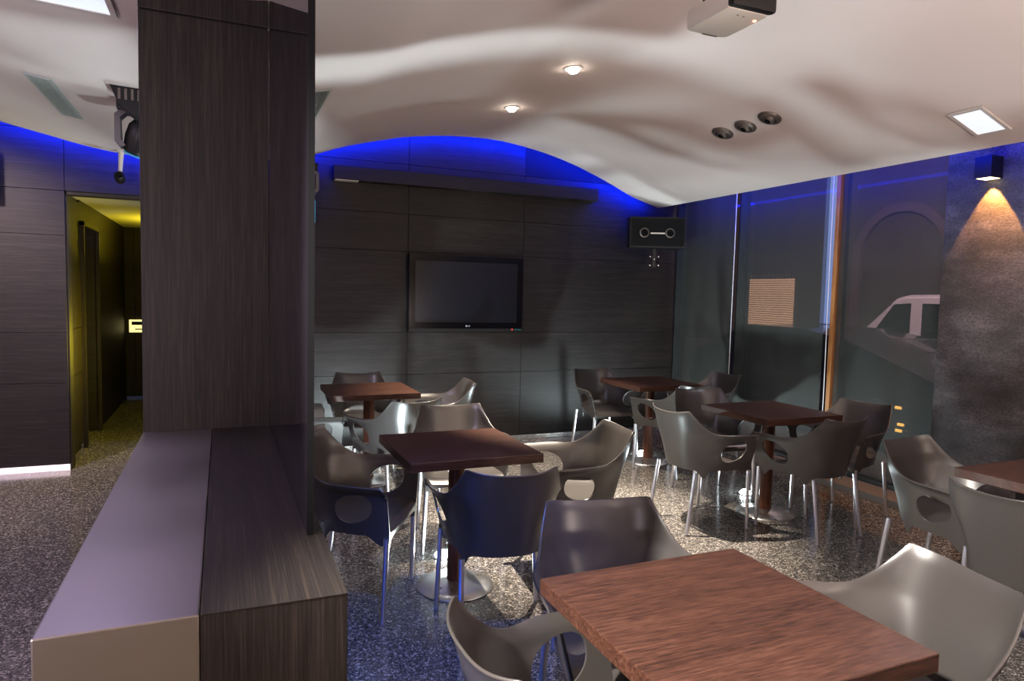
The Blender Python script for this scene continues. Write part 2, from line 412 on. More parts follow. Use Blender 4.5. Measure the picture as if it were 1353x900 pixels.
# corridor
bm = nb()
paneled(bm, [6.66, 7.38], ZS[:4] + [2.28], 0, 1, lambda *k: True)
for c, d in zip(ZS[:5][:-1], ZS[:5][1:]):
    box(bm, -1.22, -1.20, 6.66, 7.36, c + .003, min(d, 2.4) - .003)
box(bm, -1.30, -1.22, 6.62, 7.36, 0, 2.42)
box(bm, -1.30, -1.20, 8.20, 10.5, 0, 2.42)
box(bm, -1.30, -1.20, 7.36, 8.20, 2.08, 2.42)
struct('wall_corridor_left', bm, M['wenge_h'])
bm = nb(); box(bm, -2.3, -2.2, 6.9, 8.7, 0, 2.42); struct('wall_closet', bm, M['seam'])
bm = nb()
box(bm, -1.20, -1.165, 7.34, 7.38, 0, 2.10); box(bm, -1.20, -1.165, 8.18, 8.22, 0, 2.10); box(bm, -1.20, -1.165, 7.34, 8.22, 2.07, 2.11)
struct('door_2', bm, M['wenge_v'])
bm = nb(); box(bm, -0.085, 0.0, 6.62, 10.5, 0, 2.42); struct('wall_corridor_right', bm, M['wenge_h'])
bm = nb()
for a, b in ((-1.3, -1.085), (-1.079, 0.0)):
    box(bm, a, b, 10.42, 10.5, 0.03, 2.42)
struct('wall_corridor_end', bm, M['wenge_h'])
bm = nb(); box(bm, -2.3, 0.0, 6.62, 10.5, 2.30, 2.40); struct('ceiling', bm, M['corr_ceil'])

# left wall and rear wall (mostly outside the frame)
bm = nb(); box(bm, -4.4, -4.3, -3.3, 6.6, 0, 3.42); struct('wall_left', bm, M['plaster_dark'])
bm = nb(); box(bm, -4.3, 4.9, -3.4, -3.3, 0, 3.42); struct('wall_front', bm, M['plaster_dark'])
# right wall: rendered pier, then glazing
bm = nb(); box(bm, 4.75, 4.95, -3.3, 3.31, 0, 3.42, bev=0.004); struct('wall_right', bm, M['stone'])
bm = nb()
box(bm, 4.80, 4.95, 3.31, 6.52, 2.86, 3.42)
struct('wall_right', bm, M['slab'])
bm = nb(); box(bm, 4.60, 4.88, 3.31, 6.50, 0.0, 0.055, bev=0.003); struct('trim_1', bm, mat('sill_stone', (0.16, 0.13, 0.11), 0.35))
bays = [(3.31, 4.30), (4.30, 5.50), (5.50, 6.50)]
for k, (a, b) in enumerate(bays):
    bm = nb()
    box(bm, 4.86, 4.91, a, a + 0.05, 0.055, 2.86); box(bm, 4.86, 4.91, b - 0.05, b, 0.055, 2.86)
    box(bm, 4.86, 4.91, a + .05, b - .05, 0.055, 0.105); box(bm, 4.86, 4.91, a + .05, b - .05, 2.81, 2.86)
    wn = struct('window_%d' % (k + 1), bm, M['frame_dark'])
    bm = nb(); box(bm, 4.880, 4.888, a + .05, b - .05, 0.105, 2.81)
    obj('window_pane', bm, M['glass'], wn)
bm = nb(); box(bm, 4.775, 4.86, 4.245, 4.285, 0.055, 2.86, bev=0.002); struct('trim_2', bm, M['mullion_wood'])

# ---------------------------------------------------------------- roller blinds
def blind(y0, y1, label, slack=0.0):
    t = thing('roller_blind', label, 'blind', (4.79, (y0 + y1) / 2, 0.08), 0, 'dark screen blinds on the street windows')
    w = (y1 - y0) / 2
    bm = nb()
    nseg = 24
    g = []
    for i in range(nseg + 1):
        y = -w + 2 * w * i / nseg
        row = []
        for j in range(13):
            z = 0.03 + (2.72 - 0.03) * j / 12
            row.append(bm.verts.new((0.004 * math.sin(i * 0.9 + j * 0.35) + slack * math.sin(PI * i / nseg), y, z)))
        g.append(row)
    for i in range(nseg):
        for j in range(12):
            bm.faces.new((g[i][j], g[i+1][j], g[i+1][j+1], g[i][j+1]))
    obj('fabric', bm, M['blind'], t, smooth=60)
    bm = nb(); tube(bm, (0, -w, 2.745), (0, w, 2.745), 0.025); obj('roller_tube', bm, M['frame_dark'], t, smooth=40)
    bm = nb(); box(bm, -0.008, 0.008, -w, w, 0.0, 0.032, bev=0.003); obj('bottom_bar', bm, M['frame_dark'], t)
blind(3.335, 4.225, 'dark see-through roller blind beside the textured grey wall, van showing behind')
blind(4.365, 5.455, 'middle dark roller blind with a lit shutter showing through it')
blind(5.525, 6.470, 'dark roller blind in the corner under the black loudspeaker')
bm = nb(); path(bm, [(4.765, 5.490, 2.60), (4.765, 5.492, 1.8), (4.768, 5.50, 0.9), (4.77, 5.51, 0.35)], 0.004, 8)
tag(obj('blind_cord', bm, M['cord'], None, 40), 'white pull cord hanging between the corner blind and the middle blind', 'cord', None)
bm = nb(); path(bm, [(4.765, 4.31, 2.60), (4.765, 4.305, 1.5), (4.768, 4.30, 0.7), (4.768, 4.305, 0.3)], 0.0035, 8)
tag(obj('blind_cord', bm, M['cord'], None, 40), 'white pull cord hanging beside the orange wooden mullion', 'cord', None)

# ---------------------------------------------------------------- pillar
pil = thing('pillar', 'dark wood clad pillar rising to the ceiling at the end of the divider', 'pillar', (-0.0645, 2.97, 0))
bm = nb()
box(bm, -0.2005, 0.229, -0.215, 0.215, 0.0, 2.488, bev=0.002)
obj('lower_cladding', bm, M['wenge_v'], pil)
bm = nb(); box(bm, -0.2005, 0.229, -0.215, 0.215, 2.495, 3.42, bev=0.002); obj('upper_cladding', bm, M['wenge_v'], pil)
bm = nb(); box(bm, -0.19, 0.22, -0.205, 0.205, 2.488, 2.495); obj('shadow_joint', bm, M['seam'], pil)

# ---------------------------------------------------------------- divider / counter
BZ = 1.002
div = thing('low_divider', 'chest-high divider counter, half brushed steel, half dark wood, in front of pillar', 'counter', (-0.04, 1.96, 0))
ox, oy = -0.04, 1.96
bm = nb()
x0, x1, xm, ya, yb = -0.265 - ox, 0.200 - ox, -0.036 - ox, 1.173 - oy, 2.753 - oy
box(bm, x0, xm - 0.0008, ya, yb, 0.0, BZ, bev=0.003)
obj('steel_cladding', bm, M['steel_sheet'], div)['label'] = 'brushed steel half of the counter'
bm = nb(); box(bm, xm + 0.0008, x1, ya, yb, BZ - 0.0030, BZ, bev=0.0008)
obj('wooden_top', bm, M['wenge_y'], div)
bm = nb(); box(bm, xm + 0.0008, x1 - 0.0005, ya + 0.0006, yb, 0.0, BZ - 0.0034, bev=0.0005)
obj('wooden_side', bm, M['wenge_v'], div)
# dark glass fin
bm = nb(); box(bm, 0.1650, 0.1790, 1.489, 2.7600, BZ + 0.0005, 2.585, bev=0.0005)
fin = obj('dark_glass_screen', bm, M['lacquer'])
bm = nb(); box(bm, 0.1648, 0.1792, 1.4865, 1.4890, BZ + 0.0005, 2.585)
obj('edge_strip', bm, M['black_matt'], fin)
tag(fin, 'tall dark glass panel standing on the divider against the pillar', 'panel')

# ================================================================ CHAIR
def build_chair():
    t = thing('armchair', 'chair', 'chair')
    # plan curve sampled by arc length
    n_exp = 2.9
    pts = []
    K = 800
    for i in range(K + 1):
        ph = (i / K) * PI / 2
        sx = abs(math.sin(ph)) ** (2 / n_exp); sy = 1 - abs(math.cos(ph)) ** (2 / n_exp)
        pts.append((sx, sy))
    dist = [0]
    for a, b in zip(pts[:-1], pts[1:]): dist.append(dist[-1] + math.hypot((b[0] - a[0]) * 0.27, (b[1] - a[1]) * 0.47))
    tot = dist[-1]
    def U(s):
        q = abs(s) * tot
        lo, hi = 0, K
        while hi - lo > 1:
            mid = (lo + hi) // 2
            if dist[mid] <= q: lo = mid
            else: hi = mid
        f = (q - dist[lo]) / max(dist[hi] - dist[lo], 1e-9)
        sx = pts[lo][0] + (pts[hi][0] - pts[lo][0]) * f
        sy = pts[lo][1] + (pts[hi][1] - pts[lo][1]) * f
        return (sx if s >= 0 else -sx), sy
    def sm(a, b, x):
        x = min(max((x - a) / (b - a), 0), 1); return x * x * (3 - 2 * x)
    def topz(s):
        s = abs(s)
        if s <= 0.30: return 0.785 + 0.022 * (s / 0.30) ** 2
        if s <= 0.62:
            u = (s - 0.30) / 0.32
            return 0.652 + (0.807 - 0.652) * (1 - u) ** 2.4
        return 0.652 - 0.006 * sm(0.62, 1, s) - 0.03 * sm(0.965, 1.0, s) ** 2
    def botz(s):
        s = abs(s)
        z = 0.405
        z -= 0.055 * math.exp(-((s - 0.40) / 0.055) ** 2)      # rear leg socket
        z -= 0.050 * sm(0.80, 0.93, s)                          # front leg socket
        return z
    def pos(s, z):
        s_ = abs(s)
        sx, sy = U(s)
        h = (z - 0.42) / 0.38
        Wd = 0.236 + 0.10 * max(h, -0.2) - 0.028 * max(h - 0.62, 0) / 0.38
        # upper back narrower than the arms
        up = sm(0.60, 1.0, h)
        Wd = Wd - 0.005 * up
        yb_ = -0.195 - 0.085 * h - 0.015 * max(h, 0) ** 2
        yf_ = 0.250 - 0.02 * max(-h, 0)
        x = Wd * sx; y = yb_ + (yf_ - yb_) * sy
        # waist: the lower back is pinched in
        pinch = math.exp(-((s_ - 0.36) / 0.16) ** 2) * math.exp(-((h - 0.30) / 0.30) ** 2)
        x *= 1 - 0.12 * pinch
        # outward roll of the rim
        tz = topz(s); e = max(1 - (tz - z) / 0.035, 0)
        arm = sm(0.45, 0.7, s_)
        x += (1 if s > 0 else -1) * 0.020 * e * e * arm
        y -= 0.006 * e * e * (1 - arm)
        return Vector((x, y, z))
    NS, NT = 132, 34
    hole_c, hole_z, hs, hz = 0.735, 0.536, 0.148, 0.068
    par = []
    for i in range(NS + 1):
        s = -1 + 2 * i / NS
        b, tp = botz(s), topz(s)
        par.append([(s, b + (tp - b) * (j / NT)) for j in range(NT + 1)])
    keep = [[True] * NT for _ in range(NS)]
    def inside(s, z):
        ds = (abs(s) - hole_c) / hs
        zz = (z - hole_z - 0.02 * ds) / hz
        return abs(ds) ** 2.3 + abs(zz) ** 2.3
    for i in range(NS):
        for j in range(NT):
            cs = (par[i][j][0] + par[i+1][j+1][0]) / 2; cz = (par[i][j][1] + par[i][j+1][1] + par[i+1][j][1] + par[i+1][j+1][1]) / 4
            if inside(cs, cz) < 1: keep[i][j] = False
    for i in range(NS + 1):
        for j in range(NT + 1):
            adj = [(a, b) for a in (i-1, i) for b in (j-1, j) if 0 <= a < NS and 0 <= b < NT]
            ks = [keep[a][b] for a, b in adj]
            if any(ks) and not all(ks):
                s, z = par[i][j]
                v = inside(s, z) ** (1 / 2.3)
                sg = 1 if s > 0 else -1
                ds = (abs(s) - hole_c); dz = z - hole_z
                par[i][j] = (sg * (hole_c + ds / v), hole_z + dz / v)
    P = [[pos(*par[i][j]) for j in range(NT + 1)] for i in range(NS + 1)]
    # normals
    def nrm(i, j):
        a = P[min(i+1, NS)][j] - P[max(i-1, 0)][j]; b = P[i][min(j+1, NT)] - P[i][max(j-1, 0)]
        n_ = a.cross(b)
        return n_.normalized() if n_.length > 1e-9 else Vector((0, 0, 1))
    TH = 0.0075
    OUT = [[P[i][j] for j in range(NT + 1)] for i in range(NS + 1)]
    INN = []
    for i in range(NS + 1):
        row = []
        for j in range(NT + 1):
            n_ = nrm(i, j)
            c = Vector((0, 0.05, 0)) - P[i][j]; c.z = 0
            if n_.dot(c) < 0: n_ = -n_
            row.append(P[i][j] + n_ * TH)
        INN.append(row)
    def piece(name, i0, i1, label=None):
        bm = nb(); vo = {}; vi = {}
        def g(d, A, i, j):
            if (i, j) not in d: d[(i, j)] = bm.verts.new(A[i][j])
            return d[(i, j)]
        for i in range(i0, i1):
            for j in range(NT):
                if not keep[i][j]: continue
                q = [(i, j), (i+1, j), (i+1, j+1), (i, j+1)]
                bm.faces.new([g(vo, OUT, *k) for k in q]); bm.faces.new([g(vi, INN, *k) for k in reversed(q)])
                for (a, b), (ni, nj) in (((q[0], q[1]), (i, j-1)), ((q[1], q[2]), (i+1, j)), ((q[2], q[3]), (i, j+1)), ((q[3], q[0]), (i-1, j))):
                    free = ni < 0 or nj < 0 or ni >= NS or nj >= NT or not keep[ni][nj]
                    if free:
                        bm.faces.new((g(vo, OUT, *b), g(vo, OUT, *a), g(vi, INN, *a), g(vi, INN, *b)))
        o = obj(name, bm, M['plastic'], t, smooth=50)
        bv = o.modifiers.new('soft_edges', 'BEVEL'); bv.width = 0.003; bv.segments = 2; bv.limit_method = 'ANGLE'; bv.angle_limit = math.radians(50)
        return o
    iL = int(round((1 - 0.53) / 2 * NS)); iR = NS - iL
    piece('armrest', 0, iL); piece('backrest', iL, iR); piece('armrest', iR, NS)
    # seat pan
    bm = nb(); g = []
    ny, nx = 22, 20
    rows = []
    for j in range(ny + 1):
        q = j / ny
        y = -0.185 + 0.435 * q
        # half width of the shell at this depth
        best = min((abs((lambda p: p.y)(pos(s / 100, 0.44)) - y), s / 100) for s in range(8, 101))
        hw = pos(best[1], 0.44).x - 0.001
        z = 0.442 + 0.010 * (1 - q) ** 2 - 0.010 * math.sin(PI * q) - 0.028 * max((q - 0.86) / 0.14, 0) ** 2
        if q < 0.12: z += 0.025 * ((0.12 - q) / 0.12) ** 2
        rows.append([(hw * (2 * i / nx - 1), y, z + 0.014 * (abs(2 * i / nx - 1)) ** 4) for i in range(nx + 1)])
    top = [[bm.verts.new(p) for p in r_] for r_ in rows]
    bot = [[bm.verts.new((p[0], p[1] - 0.001, p[2] - 0.010)) for p in r_] for r_ in rows]
    for j in range(ny):
        for i in range(nx):
            bm.faces.new((top[j][i], top[j][i+1], top[j+1][i+1], top[j+1][i]))
            bm.faces.new((bot[j][i], bot[j+1][i], bot[j+1][i+1], bot[j][i+1]))
    for i in range(nx):
        bm.faces.new((top[0][i+1], top[0][i], bot[0][i], bot[0][i+1]))
    for j in range(ny):
        bm.faces.new((top[j][0], top[j+1][0], bot[j+1][0], bot[j][0])); bm.faces.new((top[j+1][nx], top[j][nx], bot[j][nx], bot[j+1][nx]))
    # front apron
    fr_ = top[ny]; lowr = [bm.verts.new((v.co.x, v.co.y + 0.004 - 0.004 * abs(i / (nx / 2) - 1), 0.398 - 0.020 * abs(i / (nx / 2) - 1) ** 6)) for i, v in enumerate(fr_)]
    for i in range(nx):
        bm.faces.new((fr_[i], fr_[i+1], lowr[i+1], lowr[i])); bm.faces.new((bot[ny][i+1], bot[ny][i], lowr[i], lowr[i+1]))
    obj('seat', bm, M['plastic'], t, smooth=45)
    # legs
    for sx in (-1, 1):
        for (a, b) in (((0.232 * sx, 0.235, 0.40), (0.250 * sx, 0.225, 0.0)), ((0.196 * sx, -0.175, 0.405), (0.205 * sx, -0.235, 0.0))):
            bm = nb()
            a = Vector(a); b = Vector(b)
            tube(bm, a, b + (a - b) * 0.02, 0.0135, 0.0115, 14)
            lg = obj('leg', bm, M['aluminium'], t, smooth=40)
            bm = nb(); tube(bm, b + (a - b) * 0.022, b, 0.0125, 0.0125, 14)
            obj('leg_tip', bm, M['foot'], lg, smooth=40)
    return t

def copy_tree(o, parent=None):
    c = o.copy(); C.objects.link(c)
    if parent: c.parent = parent
    for ch in list(o.children): copy_tree(ch, c)
    return c

chair0 = build_chair()
GC = 'grey plastic armchairs around the wooden tables'
# (x, y, facing vector, label)
CH = [
 (1.19, 1.835, (-0.19, -0.98), 'grey armchair behind the nearest table, broad back facing the room, in the foreground'),
 (0.75, 1.315, (1.0, 0.02), 'grey armchair at the left edge of the nearest table, cut by the frame bottom'),
 (1.64, 1.24, (-0.97, 0.22), 'brightly lit pale grey armchair at the right edge of the nearest table'),
 (1.34, 3.96, (-0.11, -0.99), 'light grey armchair on the far side of the middle-left table'),
 (1.81, 3.28, (-0.99, 0.12), 'grey armchair on the right side of the middle-left table, catching a blue sheen'),
 (1.15, 2.80, (0.17, 0.98), 'blue-lit dark armchair with its back to the camera before the middle-left table'),
 (0.60, 3.34, (0.87, -0.50), 'grey armchair beside the dark glass panel at the left of the middle-left table'),
 (1.10, 5.84, (-0.05, -1.0), 'light grey armchair against the wood panelled back wall at the far left table'),
 (1.645, 5.34, (-0.99, 0.13), 'pale armchair on the right side of the far left table, horn edge catching light'),
 (1.155, 4.70, (-0.27, 0.96), 'dark armchair turned away on the near side of the far left table'),
 (0.50, 5.05, (0.99, 0.1), 'armchair left of the far left table, mostly hidden behind the dark glass panel'),
 (3.50, 4.21, (-0.20, -0.98), 'grey armchair on the far side of the middle-right table'),
 (2.98, 3.71, (1.0, 0.02), 'grey armchair with lit seat on the left side of the middle-right table'),
 (3.60, 3.31, (-0.08, 1.0), 'black-looking armchair with its back to camera, near side of the middle-right table'),
 (4.105, 3.50, (-0.98, -0.16), 'grey armchair between the middle-right table and the street window'),
 (3.42, 5.71, (0.02, -1.0), 'grey armchair facing out between the far right table and the back wall'),
 (3.66, 4.90, (-0.20, 0.98), 'grey armchair on the near side of the far right table, turned away'),
 (4.33, 5.30, (-1.0, -0.05), 'purplish armchair in the far window corner beyond the far right table'),
 (3.42, 2.27, (0.06, -1.0), 'dark armchair behind the table cut off by the right frame edge'),
 (3.07, 1.69, (1.0, 0.06), 'grey armchair with its back to camera, left of the table at the right frame edge'),
]
for i, (x, y, f, lab) in enumerate(CH):
    o = chair0 if i == 0 else copy_tree(chair0)
    o.location = (x, y, 0); o.rotation_euler = (0, 0, math.atan2(-f[0], f[1]))
    o['label'] = lab; o['category'] = 'chair'; o['group'] = GC

# ================================================================ TABLES
def build_table():
    t = thing('square_table', 't', 'table')
    bm = nb(); box(bm, -0.335, 0.335, -0.335, 0.335, 0.708, 0.752, bev=0.003); obj('tabletop', bm, M['table_wood'], t)
    bm = nb(); rings(bm, [(0.043, 0.035), (0.043, 0.700)], 32); obj('pedestal', bm, M['column_wood'], t, smooth=40)
    bm = nb(); rings(bm, [(0.200, 0.0), (0.203, 0.004), (0.200, 0.009), (0.150, 0.017), (0.085, 0.028), (0.050, 0.038)], 56)
    obj('base_plate', bm, M['steel_base'], t, smooth=50)
    bm = nb(); box(bm, -0.12, 0.12, -0.12, 0.12, 0.699, 0.708, bev=0.002); obj('mounting_plate', bm, M['black_matt'], t)
    return t
tb0 = build_table()
TB = [(1.135, 1.305, 0.0, 'large in frame brown wooden table in the foreground, nearest of the tables'),
      (1.115, 3.300, 0.0, 'dark brown square table beside the divider, lamp glowing at its base'),
      (1.075, 5.405, 0.0, 'reddish brown table far left by the panelled wall, under the television side'),
      (3.590, 3.700, 0.0, 'brown square table in the middle right, bright floor lamp at its base'),
      (3.655, 5.270, 0.0, 'reddish brown table farthest right in the corner below the black loudspeaker'),
      (3.56, 1.785, 0.0, 'brown table cut by the right frame edge next to the textured wall')]
for i, (x, y, r_, lab) in enumerate(TB):
    o = tb0 if i == 0 else copy_tree(tb0)
    o.location = (x, y, 0); o.rotation_euler = (0, 0, r_)
    o['label'] = lab; o['category'] = 'table'; o['group'] = 'square brown pedestal tables'

# ---------------------------------------------------------------- floor uplights
UL = ['glowing floor uplight behind the base of the middle-left table', 'glowing floor uplight behind the far left table',
      'glowing floor uplight behind the base of the middle-right table', 'glowing floor uplight behind the far right table']
for i, (x, y) in enumerate(UPL):
    t = thing('floor_uplight', UL[i], 'floor lamp', (x, y, 0), 0, 'recessed floor uplights')
    bm = nb(); rings(bm, [(0.062, 0.0), (0.062, 0.004), (0.056, 0.007), (0.045, 0.007), (0.045, 0.0)], 32, cap=False); obj('trim_ring', bm, M['steel_base'], t, smooth=40)
    bm = nb(); rings(bm, [(0.044, 0.001), (0.043, 0.012), (0.036, 0.025), (0.022, 0.034), (0.006, 0.038)], 28); obj('lens', bm, M['bulb_cool'], t, smooth=60)

# ---------------------------------------------------------------- television
TY = 6.42
t = thing('television', 'black flat television mounted on the dark panelled back wall', 'television', (2.25, 6.49, 1.52))
bm = nb()
w, h = 0.596, 0.374
def zrel(v): return v
box(bm, -w, w, TY - 6.49 + 0.004, -0.005, -h, h, bev=0.006)
obj('casing', bm, M['black'], t)
bm = nb()
iw, ih0, ih1 = 0.535, -0.285, 0.315
yf = TY - 6.49
for (a, b, c, d) in ((-w, -iw, -h + .03, h), (iw, w, -h + .03, h), (-iw, iw, ih1, h), (-iw, iw, -h + .03, ih0)):
    box(bm, a, b, yf - 0.004, yf + 0.006, c, d)
obj('bezel', bm, M['gloss_black'], t)
bm = nb(); box(bm, -iw, iw, yf + 0.000, yf + 0.004, ih0, ih1); obj('screen', bm, M['screen'], t)
bm = nb(); box(bm, -w, w, yf - 0.005, yf + 0.006, -h, -h + 0.012, bev=0.001); box(bm, -w, w, yf - 0.004, yf + 0.006, -h + 0.012, -h + 0.03)
obj('speaker_strip', bm, M['black'], t)
def text(name, s, size, loc, rot, mt, parent=None, ext=0.0008):
    cu = bpy.data.curves.new(name, 'FONT'); cu.body = s; cu.size = size; cu.extrude = ext; cu.align_x = 'CENTER'; cu.align_y = 'CENTER'
    o = bpy.data.objects.new(name + '_tmp', cu); C.objects.link(o)
    dg = bpy.context.evaluated_depsgraph_get(); dg.update()
    me = bpy.data.meshes.new_from_object(o.evaluated_get(dg)); me.name = name
    bpy.data.objects.remove(o)
    me.materials.clear(); me.materials.append(mt)
    q = bpy.data.objects.new(name, me); C.objects.link(q); q.location = loc; q.rotation_euler = rot
    if parent: q.parent = parent
    return q
text('brand_lettering', 'LG', 0.020, (0.016, yf - 0.0055, -0.318), (PI/2, 0, 0), M['logo'], t)
bm = nb(); rings(bm, [(0.0085, 0), (0.0085, 0.001)], 20, True, Matrix.Translation((-0.010, yf - 0.005, -0.318)) @ Matrix.Rotation(PI/2, 4, 'X'))
obj('brand_emblem', bm, M['logo'], t)
bm = nb()
hp = []
for k in range(24):
    a = 2 * PI * k / 24
    hp.append((0.485 + 0.0008 * 16 * math.sin(a) ** 3, -0.352 + 0.00075 * (13 * math.cos(a) - 5 * math.cos(2*a) - 2 * math.cos(3*a) - math.cos(4*a))))
prism(bm, hp, yf - 0.0065, yf - 0.005, 'XZ'); obj('red_heart_sticker', bm, M['logo_red'], t)
text('sticker_lettering', 'HD ready', 0.018, (0.545, yf - 0.006, -0.352), (PI/2, 0, 0), M['logo_teal'], t)

# projection screen housing
t = thing('projection_screen_housing', 'long dark box of a rolled-up projection screen high on the back wall', 'screen case', (2.31, 6.5, 2.60))
bm = nb(); box(bm, -1.375, 1.375, -0.115, -0.004, -0.062, 0.062, bev=0.003); obj('case', bm, M['wenge_h'], t)
bm = nb(); box(bm, -1.36, -1.15, -0.112, -0.02, -0.070, -0.0625, bev=0.001); obj('end_bracket', bm, M['silver'], t)

# ---------------------------------------------------------------- loudspeaker in the corner
ang = math.radians(-22)
t = thing('loudspeaker', 'black wall loudspeaker in the corner between television wall and windows', 'speaker', (4.30, 6.22, 2.22), math.radians(-20))
t.rotation_euler = (0, 0, math.radians(-24))
bm = nb()
prism(bm, [(-0.29, -0.17), (0.29, -0.17), (0.30, 0.0), (0.27, 0.11), (-0.27, 0.11), (-0.30, 0.0)], -0.165, 0.155, 'XY')
obj('cabinet', bm, M['black'], t)
bm = nb(); box(bm, -0.28, 0.28, -0.178, -0.171, -0.15, 0.14, bev=0.003); obj('front_baffle', bm, M['grille'], t)
for sx in (-0.14, 0.13):
    bm = nb(); rings(bm, [(0.052, 0.0), (0.052, 0.006), (0.040, 0.010), (0.036, 0.002)], 28, False, Matrix.Translation((sx, -0.178, -0.01)) @ Matrix.Rotation(PI/2, 4, 'X'))
    obj('horn_ring', bm, M['bronze'], t, smooth=50)
    bm = nb(); rings(bm, [(0.035, 0.0), (0.02, 0.004)], 24, True, Matrix.Translation((sx, -0.178, -0.01)) @ Matrix.Rotation(PI/2, 4, 'X'))
    obj('driver', bm, M['black_matt'], t)
bm = nb(); box(bm, -0.075, 0.075, -0.182, -0.178, -0.022, -0.008, bev=0.001); obj('nameplate', bm, M['silver'], t)
bm = nb()
box(bm, -0.02, 0.02, -0.03, 0.02, -0.36, -0.166, bev=0.003)
box(bm, -0.05, 0.05, -0.02, 0.0, -0.26, -0.245); box(bm, -0.05, 0.05, -0.02, 0.0, -0.355, -0.34)
tube(bm, (0, 0, -0.30), (0.11, 0.295, -0.30), 0.014)
obj('wall_bracket', bm, M['black'], t)
bm = nb()
for px, pz in ((-0.045, -0.252), (0.045, -0.252), (0, -0.28), (-0.045, -0.345), (0.045, -0.345)):
    rings(bm, [(0.008, 0), (0.006, 0.008)], 10, True, Matrix.Translation((px, -0.03, pz)) @ Matrix.Rotation(PI/2, 4, 'X'))
obj('bolts', bm, M['aluminium'], t)
# partly visible speaker at the left frame edge
t = thing('loudspeaker', 'black loudspeaker on the back wall at the left frame edge', 'speaker', (-1.78, 6.38, 2.42))
bm = nb(); box(bm, -0.17, 0.175, -0.10, 0.10, -0.20, 0.14, bev=0.012); obj('cabinet', bm, M['black'], t)
bm = nb(); box(bm, -0.15, 0.155, -0.108, -0.101, -0.18, 0.12, bev=0.003); obj('front_grille', bm, M['grille'], t)
bm = nb(); path(bm, [(0.14, 0.085, -0.2), (0.165, 0.09, -0.24), (0.14, 0.095, -0.275), (0.05, 0.1, -0.27)], 0.005, 8); obj('cable', bm, M['tube'], t)

# ---------------------------------------------------------------- stage lights
def stage_head(par, z, tilt, name='moving_head', rz=0, col='blue_shell'):
    bm = nb()
    box(bm, -0.10, 0.10, -0.09, 0.09, z, z + 0.055, bev=0.006)
    for k in range(4): box(bm, -0.085, -0.02, -0.094, -0.090, z + 0.010 + 0.011 * k, z + 0.015 + 0.011 * k)
    base = obj('light_base', bm, M['black'], par)
    bm = nb()
    prism(bm, [(-0.115, z - 0.17), (-0.09, z - 0.20), (-0.06, z - 0.19), (-0.085, z - 0.16), (-0.088, z - 0.04), (-0.06, z - 0.012), (0.06, z - 0.012), (0.088, z - 0.04), (0.085, z - 0.16), (0.06, z - 0.19), (0.09, z - 0.20), (0.115, z - 0.17), (0.115, z - 0.02), (0.09, z), (-0.09, z), (-0.115, z - 0.02)], -0.045, 0.045, 'XZ')
    obj('yoke', bm, mat('grey_yoke', (0.10, 0.09, 0.10), 0.45), par)
    bm = nb()
    mm = Matrix.Translation((0, 0, z - 0.14)) @ Matrix.Rotation(tilt, 4, 'Y') @ Matrix.Rotation(0.3, 4, 'X')
    rings(bm, [(0.045, -0.09), (0.06, -0.08), (0.072, 0.0), (0.07, 0.06), (0.05, 0.095)], 20, True, mm)
    obj('lamp_head', bm, M['black'], par, smooth=40)
    bm = nb(); rings(bm, [(0.042, -0.093), (0.050, -0.100), (0.050, -0.090)], 20, True, mm)
    obj('lens', bm, M[col], par, smooth=40)
t = thing('stage_light', 'black moving stage light hanging from the ceiling left of the pillar', 'stage light', (-0.43, 4.45, 2.50))
stage_head(t, 0.0, 0.35)
bm = nb(); tube(bm, (0, 0, 0.055), (0, 0, 0.075), 0.03); obj('ceiling_clamp', bm, M['black_matt'], t)
t = thing('stage_light', 'upper black stage light with angled housing above the moving light left of pillar', 'stage light', (-0.44, 4.18, 2.50))
bm = nb()
prism(bm, [(-0.09, 0.065), (0.11, 0.05), (0.11, -0.07), (0.02, -0.085), (-0.05, -0.03)], -0.07, 0.07, 'XZ'); obj('housing', bm, M['black'], t)
bm = nb()
for k in range(5): box(bm, -0.05 + 0.03 * k, -0.038 + 0.03 * k, -0.076, -0.070, -0.01, 0.045)
obj('cooling_vents', bm, M['bronze'], t)
bm = nb(); path(bm, [(0.02, 0.0, 0.055), (0.02, 0.0, 0.075)], 0.02); obj('ceiling_clamp', bm, M['black_matt'], t)
# wall heads seen right of the fin
t = thing('stage_light', 'blue-edged stage light on the back wall just right of the glass panel', 'stage light', (0.68, 6.34, 2.56))
stage_head(t, 0.02, -0.5)
bm = nb(); box(bm, -0.03, 0.03, 0.085, 0.155, -0.03, 0.04); obj('wall_bracket', bm, M['black'], t)
t = thing('stage_light', 'lower teal-blue stage light on the back wall below the other one', 'stage light', (0.69, 6.34, 2.22))
bm = nb(); box(bm, -0.06, 0.075, -0.06, 0.08, -0.10, 0.10, bev=0.01); obj('housing', bm, M['blue_shell'], t)
bm = nb(); rings(bm, [(0.03, 0), (0.035, 0.03), (0.02, 0.04)], 18, True, Matrix.Translation((0.0, -0.06, 0.02)) @ Matrix.Rotation(PI/2, 4, 'X')); obj('lens', bm, M['white_plastic'], t, smooth=40)
bm = nb(); box(bm, -0.03, 0.03, 0.081, 0.155, -0.03, 0.04); obj('wall_bracket', bm, M['black'], t)

